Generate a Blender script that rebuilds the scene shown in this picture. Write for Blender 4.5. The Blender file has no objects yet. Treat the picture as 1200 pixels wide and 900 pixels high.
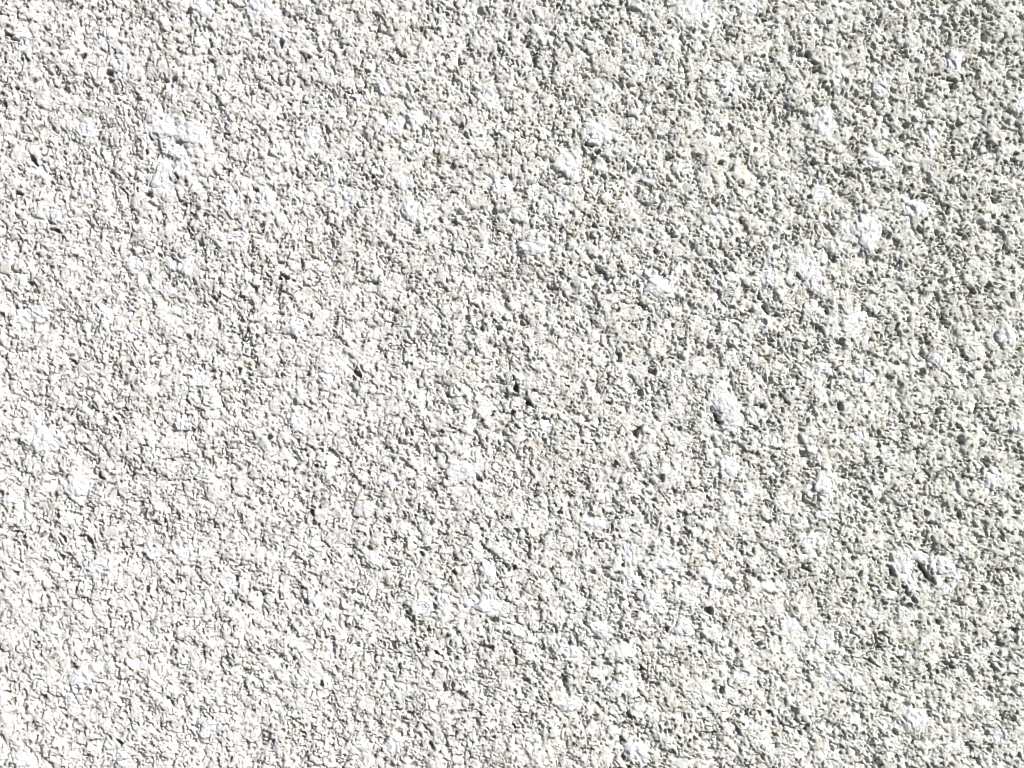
import bpy, math, random
import numpy as np
from mathutils import Vector

random.seed(7)
RNG = np.random.default_rng(11)
C = bpy.context.scene.collection
R = math.radians

# ------------------------------------------------------------------ scale
# one unit "p" is 0.4 mm of wall: the picture spans 1200 x 900 p = 0.48 x 0.36 m
P = 0.0004
ZC = 1.30                                   # height of the picture's centre above the ground

def wx(u): return (u - 600.0) * P
def wz(v): return ZC - (v - 450.0) * P

# ------------------------------------------------------------------ camera
cam_d = bpy.data.cameras.new("camera")
cam = bpy.data.objects.new("camera", cam_d)
C.objects.link(cam)
cam_d.sensor_width = 36.0
cam_d.lens = 50.0
cam_d.clip_start = 0.01
cam_d.clip_end = 500.0
cam.location = (0.0, -0.48 * 50.0 / 36.0, ZC)
cam.rotation_euler = (R(90), 0, 0)
bpy.context.scene.camera = cam

# ------------------------------------------------------------------ light
GRAZE = 39.0                                # angle between the sunbeams and the wall
AZ = 34.0                                   # the light comes from the upper right, this far above level
s = Vector((math.cos(R(GRAZE)) * math.cos(R(AZ)), -math.sin(R(GRAZE)), math.cos(R(GRAZE)) * math.sin(R(AZ))))
sun_d = bpy.data.lights.new("sun", 'SUN')
sun_d.energy = 5.0
sun_d.angle = R(0.5)
sun_d.color = (1.0, 0.972, 0.94)
sun = bpy.data.objects.new("sun", sun_d)
C.objects.link(sun)
sun.location = s * 5
sun.rotation_euler = s.to_track_quat('Z', 'Y').to_euler()

w = bpy.data.worlds.new("World")
bpy.context.scene.world = w
w.use_nodes = True
nt = w.node_tree
bg = nt.nodes['Background']
sky = nt.nodes.new('ShaderNodeTexSky')
sky.sky_type = 'NISHITA'
sky.sun_disc = False
sky.sun_elevation = math.asin(s.z)
sky.sun_rotation = math.atan2(s.x, s.y)
sky.air_density = 0.7
sky.dust_density = 0.2
nt.links.new(sky.outputs[0], bg.inputs[0])
bg.inputs[1].default_value = 0.05

vs = bpy.context.scene.view_settings
vs.view_transform = 'Standard'
vs.look = 'None'
vs.exposure = 1.24
vs.gamma = 1.0
bpy.context.scene.cycles.filter_width = 0.8    # a crisp lens

# ------------------------------------------------------------------ materials
def mat(name, base, rough=0.95, tint_attr=None, bump_scale=2500, bump=0.5, bump_dist=0.0003, var=0.06):
    m = bpy.data.materials.new(name)
    m.use_nodes = True
    t = m.node_tree
    n, l = t.nodes, t.links
    bsdf = n['Principled BSDF']
    bsdf.inputs['Roughness'].default_value = rough
    bsdf.inputs['Specular IOR Level'].default_value = 0.25
    tc = n.new('ShaderNodeTexCoord')
    # grain of the mineral itself
    nz = n.new('ShaderNodeTexNoise')
    nz.inputs['Scale'].default_value = bump_scale * 0.35
    nz.inputs['Detail'].default_value = 4
    l.new(tc.outputs['Object'], nz.inputs['Vector'])
    mr = n.new('ShaderNodeMapRange')
    mr.inputs[1].default_value = 0.3
    mr.inputs[2].default_value = 0.7
    mr.inputs[3].default_value = 1.0 - var
    mr.inputs[4].default_value = 1.0 + var
    l.new(nz.outputs['Fac'], mr.inputs[0])
    mul = n.new('ShaderNodeVectorMath')
    mul.operation = 'SCALE'
    if tint_attr:
        at = n.new('ShaderNodeAttribute')
        at.attribute_name = tint_attr
        l.new(at.outputs['Color'], mul.inputs[0])
    else:
        mul.inputs[0].default_value = base
    l.new(mr.outputs[0], mul.inputs['Scale'])
    l.new(mul.outputs[0], bsdf.inputs['Base Color'])
    bn = n.new('ShaderNodeTexNoise')
    bn.inputs['Scale'].default_value = bump_scale
    bn.inputs['Detail'].default_value = 3
    bn.inputs['Roughness'].default_value = 0.65
    l.new(tc.outputs['Object'], bn.inputs['Vector'])
    bp = n.new('ShaderNodeBump')
    bp.inputs['Strength'].default_value = bump
    bp.inputs['Distance'].default_value = bump_dist
    l.new(bn.outputs['Fac'], bp.inputs['Height'])
    l.new(bp.outputs[0], bsdf.inputs['Normal'])
    return m

M_COAT = mat("roughcast", None, tint_attr="mineral", bump_scale=1900, bump=0.8, bump_dist=0.0005, var=0.13)
M_LUMP = mat("lime", (0.415, 0.416, 0.42), bump_scale=1700, bump=1.0, bump_dist=0.0006, var=0.03)
M_CORE = mat("cement", (0.42, 0.41, 0.38), bump_scale=300, bump=0.4, bump_dist=0.001)
M_GROUND = mat("paving", (0.12, 0.115, 0.11), bump_scale=120, bump=0.4, bump_dist=0.003, var=0.15)

# ------------------------------------------------------------------ noise helpers (tensor grids and points)
class Lattice:
    """smooth random noise in [-1, 1] with features of about `size` p"""
    def __init__(self, size, seed):
        self.size = size
        self.c, self.s = math.cos(seed * 1.7), math.sin(seed * 1.7)
        self.t = np.random.default_rng(seed).uniform(-1, 1, (257, 257)).astype(np.float32)
    def __call__(self, u, v):
        x = (u * self.c + v * self.s) / self.size + 1000.0
        y = (v * self.c - u * self.s) / self.size + 1000.0
        xi = np.floor(x).astype(np.int32); yi = np.floor(y).astype(np.int32)
        fx = (x - xi).astype(np.float32); fy = (y - yi).astype(np.float32)
        fx = fx * fx * fx * (fx * (fx * 6 - 15) + 10); fy = fy * fy * fy * (fy * (fy * 6 - 15) + 10)
        x0 = xi % 257; x1 = (xi + 1) % 257; y0 = yi % 257; y1 = (yi + 1) % 257
        t = self.t
        a = t[y0, x0] * (1 - fx) + t[y0, x1] * fx
        b = t[y1, x0] * (1 - fx) + t[y1, x1] * fx
        return a * (1 - fy) + b * fy

def fbm(u, v, size, octaves, seed, gain=0.55):
    r = 0; a = 1.0; tot = 0
    c, sn = math.cos(0.7), math.sin(0.7)
    for k in range(octaves):
        r = r + a * Lattice(size, seed + k)(u, v)
        tot += a; a *= gain; size *= 0.5
        u, v = u * c - v * sn + 37, u * sn + v * c + 11
    return r / tot

def hash2(i, j, k):
    h = (i.astype(np.uint32) * np.uint32(374761393) + j.astype(np.uint32) * np.uint32(668265263) + np.uint32((k * 2246822519) & 0xffffffff))
    h ^= h >> np.uint32(13); h *= np.uint32(1274126177); h ^= h >> np.uint32(16)
    h *= np.uint32(2246822519); h ^= h >> np.uint32(15)
    return (h >> np.uint32(8)).astype(np.float32) / np.float32(16777216.0)

# ------------------------------------------------------------------ what the wall carries, at its place on the wall
# lumps of smooth lime: u, v, half length, half height, turn (degrees clockwise)
LUMPS = [
 (24,42,10,6,0),(238,12,13,9,10),(240,50,5,9,0),(128,40,7,6,0),(138,76,9,10,0),(100,151,12,9,0),(191,152,15,11,0),(222,157,20,12,10),
 (205,178,13,8,20),(190,206,10,17,15),(215,198,8,8,0),(198,228,6,6,0),(303,14,13,15,0),(339,42,7,6,0),(365,165,10,15,0),(370,130,6,6,0),
 (392,205,8,13,0),(313,235,9,13,0),(268,238,8,9,0),(55,247,9,8,0),(278,278,13,7,0),(546,20,9,7,20),(573,111,9,12,0),(580,127,5,4,0),
 (487,140,11,12,0),(460,148,8,10,-20),(450,104,6,9,0),(698,156,15,13,0),(662,193,13,13,0),(587,218,10,8,0),(660,242,9,9,0),(482,248,13,12,0),
 (412,230,10,10,0),(656,38,5,7,0),(737,52,8,7,0),(760,208,8,7,0),(562,170,9,6,0),(625,291,18,8,0),(475,214,9,8,0),(810,17,15,17,0),
 (880,10,8,7,0),(847,21,9,7,0),(947,22,6,5,0),(1112,75,9,13,10),(963,145,11,15,0),(1028,107,10,8,0),(1090,160,9,12,15),(1073,137,6,6,0),
 (1030,194,16,8,22),(955,40,6,7,0),(852,101,8,7,0),(880,90,11,6,0),(980,95,8,8,0),(1190,126,8,10,0),(1015,273,14,20,-12),(958,228,10,9,0),
 (1068,245,13,10,0),(843,262,9,9,0),(978,285,7,7,0),(27,371,12,9,-10),(45,366,8,7,0),(160,310,12,9,0),(200,313,6,8,0),(220,314,9,11,0),
 (125,372,6,8,0),(50,515,13,14,0),(92,570,13,15,0),(213,455,7,6,0),(235,445,10,7,0),(213,497,7,7,0),(347,493,9,8,0),(385,442,11,8,0),
 (350,377,9,8,0),(310,548,6,6,0),(20,580,8,10,0),(772,336,17,12,0),(540,553,15,10,0),(638,500,9,9,0),(945,314,13,15,0),(953,334,7,9,0),
 (897,325,8,10,0),(840,333,9,6,40),(997,375,12,10,0),(984,391,8,5,0),(968,434,10,6,35),(1012,440,9,7,0),(1095,420,9,9,0),(1175,395,11,11,0),
 (1130,433,6,6,0),(843,470,12,17,-20),(856,489,12,9,30),(853,547,12,12,0),(905,515,9,7,20),(967,568,11,14,20),(882,487,8,7,0),(1160,562,10,11,0),
 (1190,500,8,8,0),(1005,510,9,8,0),(35,885,13,9,0),(147,880,9,8,0),(220,650,8,8,0),(118,665,9,7,0),(268,680,9,7,0),(100,790,12,11,0),
 (250,850,9,7,0),(357,640,6,6,0),(78,605,8,8,0),(365,788,8,8,0),(575,712,19,9,10),(550,706,8,8,0),(495,710,11,9,0),(519,705,8,9,0),
 (570,670,9,13,0),(735,650,8,13,0),(780,660,15,8,10),(740,683,9,8,0),(700,736,14,8,20),(695,615,14,8,0),(766,705,11,11,0),(730,765,13,9,0),
 (670,765,11,9,0),(460,873,9,11,0),(745,880,13,13,0),(733,802,11,8,0),(665,825,15,9,0),(470,805,11,9,0),(438,655,13,6,35),(838,681,13,8,30),
 (828,615,8,7,0),(950,635,11,7,0),(965,755,9,8,0),(925,735,11,10,0),(870,790,11,7,0),(980,793,13,8,0),(1056,662,10,15,-10),(1074,651,14,6,25),
 (1104,662,13,10,15),(1066,681,6,11,-15),(1110,690,6,6,0),(1072,842,12,11,0),(965,602,9,5,0),(1168,863,8,7,0),(800,735,11,11,0),(803,699,11,8,0),
]
# holes and cracks: u, v, half length, half width, turn (degrees clockwise)
PITS = [
 (220,43,4.5,4,0),(210,150,4,3,10),(172,179,3.5,3.5,0),(40,189,9,3.5,55),(209,208,7,3.5,45),(176,160,6,3,60),(944,67,7,5.5,60),(950,75,5,3,30),(839,487,12,4.5,62),
 (1120,148,4.5,4,0),(1113,170,4,3,60),(1057,150,5,4,45),(1010,201,5,3.5,20),(1004,190,6,3,60),(1028,296,5,4,0),(892,217,7,4,45),(933,322,7,3,60),(830,333,4,6,0),
 (1182,348,4,6,0),(943,407,3.5,6,0),(984,403,6,3,10),(983,475,7,4,60),(896,364,9,3.5,60),(889,350,5,3,50),(1079,437,4,7,0),(1154,543,7,3,60),
 (1086,674,15,4.5,52),(1045,670,9,4,62),(1062,693,10,3.5,60),(943,666,6,4.5,20),(1032,743,5,4,0),(1172,755,4.5,6,0),(1166,742,4,4,0),(845,809,3.5,7,0),
 (1050,859,6,4,30),(900,613,4,5,0),(563,14,5,4.5,0),(539,73,3,7,-20),(690,171,9,3.5,20),(700,179,5,4,0),(437,214,6,4,20),(627,70,3.5,9,0),(797,45,3,10,-15),(735,102,4,3.5,0),
 (418,436,7,3.5,50),(108,632,7,4,58),(78,631,5,3,55),(70,606,3,6,0),(204,820,6,3,60),(201,815,3,3,0),(510,711,3,6,-15),(577,725,4,4.5,0),(592,741,6,4,30),(603,762,7,3,60),
 (460,698,6,3,50),(505,612,4.5,3.5,40),(606,621,5,3.5,20),(562,563,5,4,30),(540,566,5,3,10),(604,456,4,9,-10),(620,472,9,4,30),(639,492,6,4,40),(795,741,4,6,0),(661,794,4,6,-20),
 (662,803,4,5,0),(762,800,3.5,4,0),(730,662,4,3.5,0),(765,436,5,5,0),(750,460,4,6,0),(392,210,8,4,45),(12,42,9,3,35),(18,46,7,3,10),(323,596,3,4,0),(222,471,5,3,50),
 (335,325,7,3,20),(375,60,4,4,0),(330,52,4,7,-10),(76,103,4,3,0),(97,66,5,4,0),(130,85,7,5,30),(130,95,6,4,10),(252,14,4,4,0),(346,24,5,4,60),(366,173,5,3,0),(703,318,8,4,40),
 (724,312,3,5,0),(565,385,3,6,0),(590,375,6,3,50),(612,380,6,4,40),(473,360,4,4,0),(548,372,4,4,0),(660,345,7,3,60),(725,420,4,8,-15),(746,505,4,9,10),(776,560,3,5,0),
 (721,545,4,5,0),(790,575,3,4,0),(858,680,4,4,0),(830,715,8,5,30),(990,705,5,3,40),(1008,674,3,7,10),(1151,688,5,4,55),(1012,860,3,3,0),(905,745,4,4,0),(1018,774,6,3.5,30),
 (1112,780,5,4,50),(889,755,4,4,0),(1000,655,4,5,0),(1078,415,5,6,20),(1135,340,6,4,40),(1085,600,6,3.5,55),(1070,525,5,3,60),(940,530,4,6,0),(1033,587,4,5,0),(1112,105,5,7,-20),
 (1110,97,5,4,0),(1032,70,4,4,0),(1025,28,4,6,-10),(1060,0,4,4,0),(1166,52,4,4,0),(1100,330,6,4,40),(1165,295,5,5,0),(1075,270,6,3.5,50),(950,193,4,6,0),(948,231,5,3.5,20),
 (918,140,5,5,0),(987,97,4,4,0),(855,152,4,4,0),(817,118,5,4,20),(842,192,4,4,0),(126,22,3,3,0),(335,250,3,4,0),(307,265,4,3,20),(235,287,4,4,0),(66,270,8,4,25),(20,104,4,3,0),
 (120,150,3,3,0),(175,228,5,4,20),(23,227,6,3,30),(60,262,6,3,50),(155,560,3,4,0),(100,527,4,3,0),(88,424,6,3,50),(37,333,5,3,20),(220,394,6,3,45),(137,491,6,3,50),(317,512,4,5,0),
 (366,600,6,3,60),(370,545,6,3,45),(354,527,4,3,0),(298,337,5,3,40),(330,327,6,3,20),(252,350,5,3,50),(278,677,3,6,0),(252,616,3,6,0),(164,640,4,4,0),(175,690,5,5,20),
 (199,630,4,3,0),(92,690,3,5,0),(145,866,6,3,55),(133,860,3,4,0),(163,892,4,4,0),(378,800,4,5,0),(360,705,4,4,0),(268,770,5,4,0),(93,780,5,3,0),(22,670,4,3,0),
 (505,871,3,6,-15),(540,812,5,4,30),(563,620,4,3,0),(461,755,5,3,60),(513,765,6,3,40),(479,835,5,4,20),(617,797,5,4,0),(695,838,5,3.5,20),(737,838,6,3,50),(731,885,3,8,-10),
 (795,683,3,3,0),(700,825,5,3,40),(533,670,4,5,0),(655,600,4,3,0),(686,624,4,4,0),(694,670,4,4,0),(575,758,5,4,0),(495,650,6,3,50),(455,610,4,4,0),(412,652,4,3,0),
]

# ------------------------------------------------------------------ the relief of the roughcast (in p, outwards)
def bend(u, v):
    """invented gentle dish and waves that grade the sunlight across the wall"""
    t = ((u - 600) * 0.68 - (v - 450) * 0.74) / 650.0
    t = np.clip(t, -1.3, 1.3)
    b = 19.0 * t * t * 0.5 * 2  # dish added so the upper right turns away from the sun and dims
    return b + 5.0 * fbm(u, v, 330, 2, 900) + 2.6 * fbm(u, v, 90, 2, 920)

TINTS = np.array([
 (0.640,0.632,0.600),(0.700,0.694,0.668),(0.740,0.738,0.722),(0.600,0.590,0.545),(0.780,0.780,0.775),(0.560,0.548,0.500),
 (0.690,0.682,0.640),(0.560,0.560,0.550),(0.620,0.580,0.500),(0.560,0.500,0.440)], dtype=np.float32)
TINTS = TINTS * np.array((0.545, 0.543, 0.545), np.float32)
TW = np.cumsum([0.20,0.20,0.17,0.12,0.10,0.07,0.08,0.035,0.018,0.007])

def grains(u, v, cell, keep, rmin, rmax, hmin, hmax, zj, seed, H, ID):
    """irregular stones, one to a jittered cell; the highest surface wins"""
    ci = np.floor(u / cell).astype(np.int32); cj = np.floor(v / cell).astype(np.int32)
    for di in (-1, 0, 1):
        for dj in (-1, 0, 1):
            i = ci + di; j = cj + dj
            ii = i + 5000; jj = j + 5000
            a = hash2(ii, jj, seed); b = hash2(ii, jj, seed + 1); c = hash2(ii, jj, seed + 2)
            d = hash2(ii, jj, seed + 3); e = hash2(ii, jj, seed + 4); f = hash2(ii, jj, seed + 5)
            cu = (i + 0.5 + (a - 0.5) * 0.9) * cell; cv = (j + 0.5 + (b - 0.5) * 0.9) * cell
            r = rmin + (rmax - rmin) * c * c
            ang = d * 6.2832
            x = u - cu; y = v - cv
            ca, sa = np.cos(ang), np.sin(ang)
            p = (x * ca + y * sa) / r; q = (-x * sa + y * ca) / (r * (0.62 + 0.38 * e))
            # between a round and a faceted outline
            d2 = 0.5 * (p * p + q * q) + 0.5 * np.maximum(np.abs(p + 0.35 * q), np.abs(q - 0.3 * p)) ** 2
            z = zj * (e * 2 - 1)
            hh = hmin + (hmax - hmin) * c
            g = z + hh * np.sqrt(np.maximum(1 - d2, 0)) ** 0.8 + hh * 0.30 * (p * (f - 0.5) + q * (d - 0.5)) * 1.6
            g = np.where((d2 < 1) & (f < keep), g, -99.0)
            win = g > H
            H = np.where(win, g, H); ID = np.where(win, hash2(ii, jj, seed + 6), ID)
    return H, ID

def relief(U, V, lumps=True):
    wu = U + 2.0 * Lattice(6.5, 1)(U, V) + 1.5 * Lattice(3.1, 2)(U, V)
    wv = V + 2.0 * Lattice(6.5, 3)(U, V) + 1.5 * Lattice(3.1, 4)(U, V)
    clump = fbm(U, V, 26, 3, 40)
    # clods: broad low lumps the grains are thrown up in, with a step at their edges
    HC, _ = grains(wu + 2.5 * Lattice(12, 31)(U, V), wv + 2.5 * Lattice(12, 32)(U, V), 17.0, 0.9, 8.0, 15.0, 1.5, 4.5, 1.0, 500,
                   np.full(U.shape, -1.0, np.float32), np.zeros(U.shape, np.float32))
    H = -5.0 + 1.6 * fbm(U, V, 5.0, 3, 60, 0.7)
    ID = np.full(U.shape, -1.0, np.float32)
    H, ID = grains(wu, wv, 10.0, 0.26, 2.8, 6.0, 2.2, 4.6, 1.2, 100, H, ID)
    H, ID = grains(wu + 3, wv + 5, 5.0, 0.80, 2.0, 3.9, 1.8, 4.0, 1.5, 200, H, ID)
    H, ID = grains(wu + 1, wv + 2, 3.4, 0.90, 1.5, 2.8, 1.0, 3.0, 1.8, 300, H, ID)
    # the float has pressed the highest grains level, so the tops are broad and only the joints stay deep
    cap = -0.8
    H = cap - 0.45 * np.logaddexp(0, (cap - H) / 0.45) + 0.16 * np.maximum(H - cap, 0)
    rough = 0.5 + 0.5 * fbm(U, V, 60, 2, 47)
    side = np.clip((U * 0.9 - (V - 450) * 0.25) / 1000.0, 0, 1)       # the throw is coarser towards the right
    H = H * (0.33 + 0.44 * rough) * (0.95 - 0.10 * side) + (2.0 * clump + 0.72 * HC) * (0.85 + 0.05 * side)
    # crumbs thrown on last, standing proud of the rest
    cr, idc = grains(wu + 7, wv + 9, 13.0, 0.38, 2.4, 6.4, 1.2, 3.4, 0.0, 900, np.full(U.shape, -50.0, np.float32), ID)
    cr = cr + 0.9 * clump + 0.5 * HC - 0.9
    up = cr > H
    H = np.where(up, cr, H); ID = np.where(up & (cr > -20), idc, ID)
    # crevices between the clods: thin crooked valleys that open and close
    n1 = fbm(wu, wv, 13, 3, 700, 0.6); n2 = fbm(wu, wv, 10, 3, 710, 0.6)
    m1 = np.clip(Lattice(21, 720)(U, V) * 2.2 + 0.2, 0, 1); m2 = np.clip(Lattice(17, 721)(U, V) * 2.2 + 0.1, 0, 1)
    cut = np.maximum(m1 * np.exp(-(n1 / 0.055) ** 2), m2 * np.exp(-(n2 / 0.06) ** 2))
    H = H - (3.4 + 1.4 * side) * cut
    # small deep specks where a grain has dropped out
    hole, _ = grains(wu, wv, 12.0, 0.25, 1.3, 3.2, 3.0, 7.0, 0.0, 800, np.zeros(U.shape, np.float32), np.zeros(U.shape, np.float32))
    H = H - hole * np.clip(0.25 + 0.75 * side + 0.6 * Lattice(45, 801)(U, V), 0, 1)
    # smears of lime: round every lump, and in small ragged patches besides
    S = np.clip((fbm(U, V, 13, 3, 610) - 0.27) / 0.12, 0, 1) * 0.4
    rag = 0.55 * Lattice(7.0, 620)(U, V) + 0.45 * Lattice(3.2, 621)(U, V)
    for (pu, pv, a, b, ang) in LUMPS:
        rr = 2.2 * max(a, b)
        i0, i1 = np.searchsorted(V[:, 0], (pv - rr, pv + rr)); j0, j1 = np.searchsorted(U[0], (pu - rr, pu + rr))
        if i1 <= i0 or j1 <= j0: continue
        x = U[i0:i1, j0:j1] - pu; y = V[i0:i1, j0:j1] - pv
        ca, sa = math.cos(R(ang)), math.sin(R(ang))
        d = np.sqrt(((x * ca + y * sa) / a) ** 2 + ((-x * sa + y * ca) / b) ** 2) + 0.5 * rag[i0:i1, j0:j1]
        S[i0:i1, j0:j1] = np.maximum(S[i0:i1, j0:j1], np.clip((1.28 - d) / 0.2, 0, 1))
    H = H * (1 - 0.6 * S) + 0.6 * S * (1.2 + 1.6 * clump + 0.5 * HC)
    # the coat sits lower where a lump is bedded in it
    for (pu, pv, a, b, ang) in LUMPS:
        rr = 1.3 * max(a, b)
        i0, i1 = np.searchsorted(V[:, 0], (pv - rr, pv + rr)); j0, j1 = np.searchsorted(U[0], (pu - rr, pu + rr))
        if i1 <= i0 or j1 <= j0: continue
        x = U[i0:i1, j0:j1] - pu; y = V[i0:i1, j0:j1] - pv
        ca, sa = math.cos(R(ang)), math.sin(R(ang))
        d = np.sqrt(((x * ca + y * sa) / a) ** 2 + ((-x * sa + y * ca) / b) ** 2)
        H[i0:i1, j0:j1] -= 2.5 * np.clip((0.75 - d) / 0.3, 0, 1)
    # holes
    for (pu, pv, a, b, ang) in PITS:
        a, b = (a * 0.84, b * 0.68) if a * b > 26 else (a * 0.78, b * 0.66)
        rr = 2.4 * max(a, b)
        i0, i1 = np.searchsorted(V[:, 0], (pv - rr, pv + rr)); j0, j1 = np.searchsorted(U[0], (pu - rr, pu + rr))
        if i1 <= i0 or j1 <= j0: continue
        x = U[i0:i1, j0:j1] - pu; y = V[i0:i1, j0:j1] - pv
        ca, sa = math.cos(R(ang)), math.sin(R(ang))
        n = 1.1 * Lattice(3.0, 71)(U[i0:i1, j0:j1], V[i0:i1, j0:j1]) + 0.8 * Lattice(6.0, 72)(U[i0:i1, j0:j1], V[i0:i1, j0:j1])
        d = np.sqrt(((x * ca + y * sa) / a) ** 2 + ((-x * sa + y * ca) / b) ** 2) + 0.5 * n
        k = np.clip((1.05 - d) / 0.45, 0, 1)
        H[i0:i1, j0:j1] = H[i0:i1, j0:j1] * (1 - k) + k * ((-9.0 if a * b > 19 else -4.0) - 1.1 * max(a, b))
    H = H + 0.65 * fbm(U, V, 3.6, 2, 80, 0.9) 
    return H, ID, S

def grade(lo, hi, step, near, far):
    """fine inside the picture, coarser and coarser outwards"""
    core = np.arange(lo, hi + step * 0.5, step)
    def out(n, total, s0):
        # geometric steps that add up to total
        r0, r1 = 1.0, 2.0
        for _ in range(80):
            r = (r0 + r1) / 2
            t = s0 * r * (r ** n - 1) / (r - 1) if r > 1 else s0 * n
            if t < total: r0 = r
            else: r1 = r
        return np.cumsum(s0 * r ** np.arange(1, n + 1))
    def side_(total):
        a = out(100, 330.0, step)
        last = a[-1] - a[-2]
        return np.concatenate([a, a[-1] + out(22, total - 330.0, last * 1.3)])
    a = side_(near); b = side_(far)
    return np.concatenate([lo - a[::-1], core, core[-1] + b])

STEP = 1.12
us = grade(-12, 1212, STEP, 3100, 3100).astype(np.float64)
vv = grade(-12, 912, STEP, 2990, 450 + 1.30 / P - 912).astype(np.float64)
U, V = np.meshgrid(us, vv)
H, ID, S = relief(U, V)
# the relief is kept only where the mesh is fine enough to carry it
def fade(x, lo, hi):
    d = np.maximum(np.maximum(lo - x, x - hi), 0)
    return np.clip(1 - (d - 200) / 260, 0, 1)
K = fade(U, 0, 1200) * fade(V, 0, 900)
B = bend(U, V)
Y = -(B + H * K) * P

def grid_mesh(name, X, Yw, Z):
    nr, nc = X.shape
    me = bpy.data.meshes.new(name)
    n = nr * nc
    co = np.stack([X, Yw, Z], -1).reshape(-1, 3).astype(np.float32)
    me.vertices.add(n)
    me.vertices.foreach_set("co", co.ravel())
    idx = np.arange(n, dtype=np.int32).reshape(nr, nc)
    q = np.stack([idx[:-1, :-1], idx[1:, :-1], idx[1:, 1:], idx[:-1, 1:]], -1).reshape(-1, 4)
    nf = len(q)
    me.loops.add(nf * 4)
    me.loops.foreach_set("vertex_index", q.ravel())
    me.polygons.add(nf)
    me.polygons.foreach_set("loop_start", np.arange(0, nf * 4, 4, dtype=np.int32))
    me.polygons.foreach_set("loop_total", np.full(nf, 4, np.int32))
    me.update(calc_edges=True)
    return me

# ------------------------------------------------------------------ the wall
wall = bpy.data.objects.new("roughcast_wall", None)
C.objects.link(wall)
wall["label"] = "pale grey white roughcast wall of coarse sunlit grit with smooth white lime lumps"
wall["category"] = "wall"
wall["kind"] = "thing"

me = grid_mesh("render_coat", wx(U), Y, wz(V))
me.shade_smooth()
tint = np.empty(U.shape + (4,), np.float32)
k = np.searchsorted(TW, np.clip(ID, 0, 0.9999) * TW[-1]).clip(0, len(TINTS) - 1)
tint[..., :3] = TINTS[k]
tint[..., :3][ID < 0] = (0.18, 0.176, 0.148)                 # the mortar between the stones
S3 = S[..., None]
tint[..., :3] = tint[..., :3] * (1 - 0.85 * S3) + 0.85 * S3 * np.array((0.40, 0.401, 0.405), np.float32)
# a faint olive, slightly darker tone towards the right, a faint rose one at the left
g = np.clip((U - 250) / 900 + 0.35 * fbm(U, V, 240, 3, 500), 0, 1)[..., None]
tint[..., :3] *= (1 - g) * np.array((1.0, 0.985, 0.995), np.float32) + g * np.array((0.965, 0.973, 0.935), np.float32)
tint[..., 3] = 1
ca = me.color_attributes.new("mineral", 'FLOAT_COLOR', 'POINT')
ca.data.foreach_set("color", tint.ravel())
coat = bpy.data.objects.new("render_coat", me)
C.objects.link(coat)
coat.parent = wall
coat.data.materials.append(M_COAT)
coat["kind"] = "stuff"
coat["label"] = "coarse gritty render with dark pits between pale grains"

# solid wall behind the coat
def box(name, x0, x1, y0, y1, z0, z1, m, parent=None):
    vs_ = [(x, y, z) for x in (x0, x1) for y in (y0, y1) for z in (z0, z1)]
    fs = [(0,1,3,2),(4,6,7,5),(0,4,5,1),(2,3,7,6),(0,2,6,4),(1,5,7,3)]
    b = bpy.data.meshes.new(name); b.from_pydata(vs_, [], fs); b.update()
    o = bpy.data.objects.new(name, b); C.objects.link(o); b.materials.append(m); o.parent = parent
    return o
xl, xr, zt = wx(us[0]), wx(us[-1]), wz(vv[0])
box("masonry", xl, xr, 0.012, 0.24, 0.0, zt, M_CORE, wall)

# ------------------------------------------------------------------ lime lumps
def sm(u, v):
    u = np.asarray(u, float); v = np.asarray(v, float)
    return bend(u, v)

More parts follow.
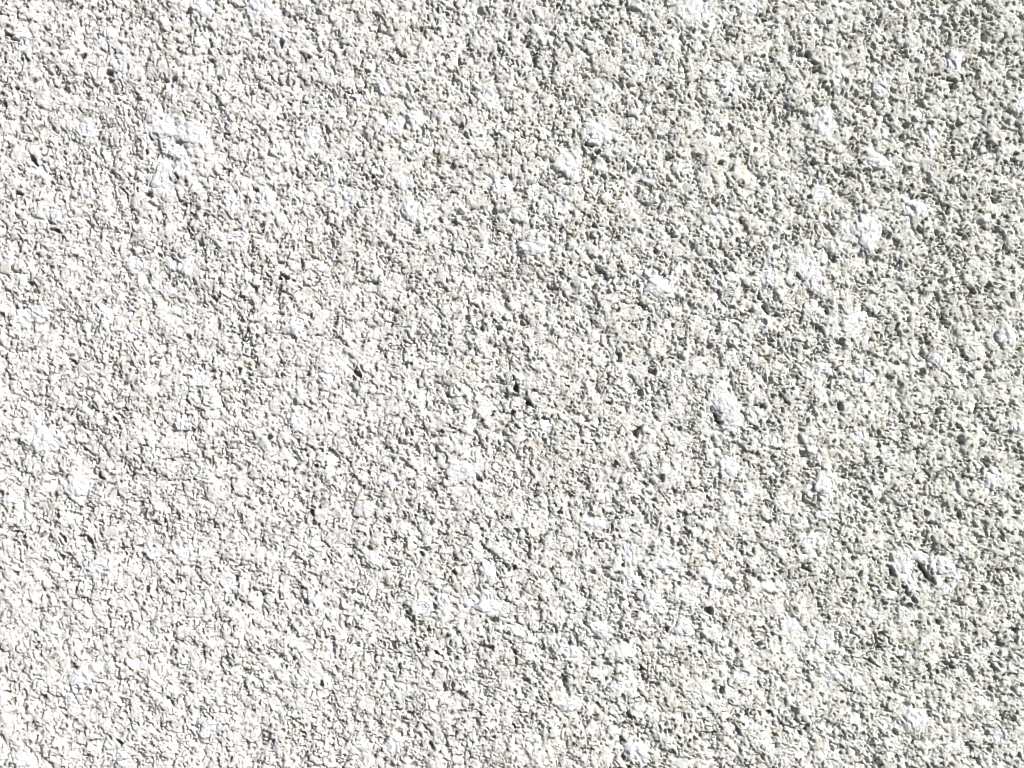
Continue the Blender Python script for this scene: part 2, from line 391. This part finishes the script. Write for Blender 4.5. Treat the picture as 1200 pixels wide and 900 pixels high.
NS = 40
base_noise = Lattice(5.0, 771)
mid_noise = Lattice(9.0, 772)
LN = Lattice(2.8, 773)
for n_, (lu, lv, a, b, ang) in enumerate(LUMPS):
    rg = np.random.default_rng(3000 + n_)
    ca_, sa_ = math.cos(R(ang)), math.sin(R(ang))
    th = np.linspace(0, 2 * math.pi, NS, endpoint=False)
    out = 1.0 + 0.0 * th
    for kk in range(2, 10):
        out += 0.26 / kk ** 0.7 * rg.uniform(-1, 1) * np.cos(kk * th + rg.uniform(0, 6.28))
    out += rg.uniform(-0.09, 0.09, NS)
    out += rg.uniform(-0.08, 0.08, NS)
    out = np.clip(out, 0.5, 1.5)
    tilt = rg.uniform(-0.06, 0.06, 2)
    top = rg.uniform(1.4, 2.4) + (1.3 if a * b > 110 else 0.0)
    vl = []; rr = []
    rho = np.array([0.0, 0.12, 0.24, 0.36, 0.48, 0.59, 0.70, 0.80, 0.89, 0.96, 1.03])
    for ri, rho_ in enumerate(rho):
        if ri == 0:
            pu, pv, q = np.array([0.0]), np.array([0.0]), np.array([0.0])
        else:
            q = np.full(NS, rho_)
            pu = np.cos(th) * out * a * rho_; pv = np.sin(th) * out * b * rho_
        uu = lu + pu * ca_ - pv * sa_; v2 = lv + pu * sa_ + pv * ca_
        h = top - 3.0 * q ** 4 + tilt[0] * pu + tilt[1] * pv
        h = h + 0.9 * base_noise(uu, v2) + 1.1 * LN(uu, v2) + 1.0 * mid_noise(uu, v2)
        if ri == len(rho) - 1: h = h * 0 - 7.0
        yy = -(sm(uu, v2) + h) * P
        vl += list(zip(wx(uu), yy, wz(v2)))
    fl = []
    for s_ in range(NS):
        t_ = (s_ + 1) % NS
        fl.append((0, 1 + s_, 1 + t_))
        for ri in range(1, len(rho) - 1):
            o0 = 1 + (ri - 1) * NS; o1 = 1 + ri * NS
            fl.append((o0 + s_, o1 + s_, o1 + t_, o0 + t_))
    o1 = 1 + (len(rho) - 2) * NS
    fl.append(tuple(o1 + s_ for s_ in range(NS - 1, -1, -1)))     # the embedded back
    lm = bpy.data.meshes.new("lime_lump"); lm.from_pydata(vl, [], fl)
    # winding: make the face look out of the wall
    lm.update()
    if lm.polygons[0].normal.y > 0: lm.flip_normals()
    lm.shade_smooth()
    lm.materials.append(M_LUMP)
    lo = bpy.data.objects.new("lime_lump", lm); C.objects.link(lo); lo.parent = wall

# ------------------------------------------------------------------ the ground it stands on
gr = box("ground", -60, 60, -60, 60, -0.3, 0.0, M_GROUND)
gr["kind"] = "structure"
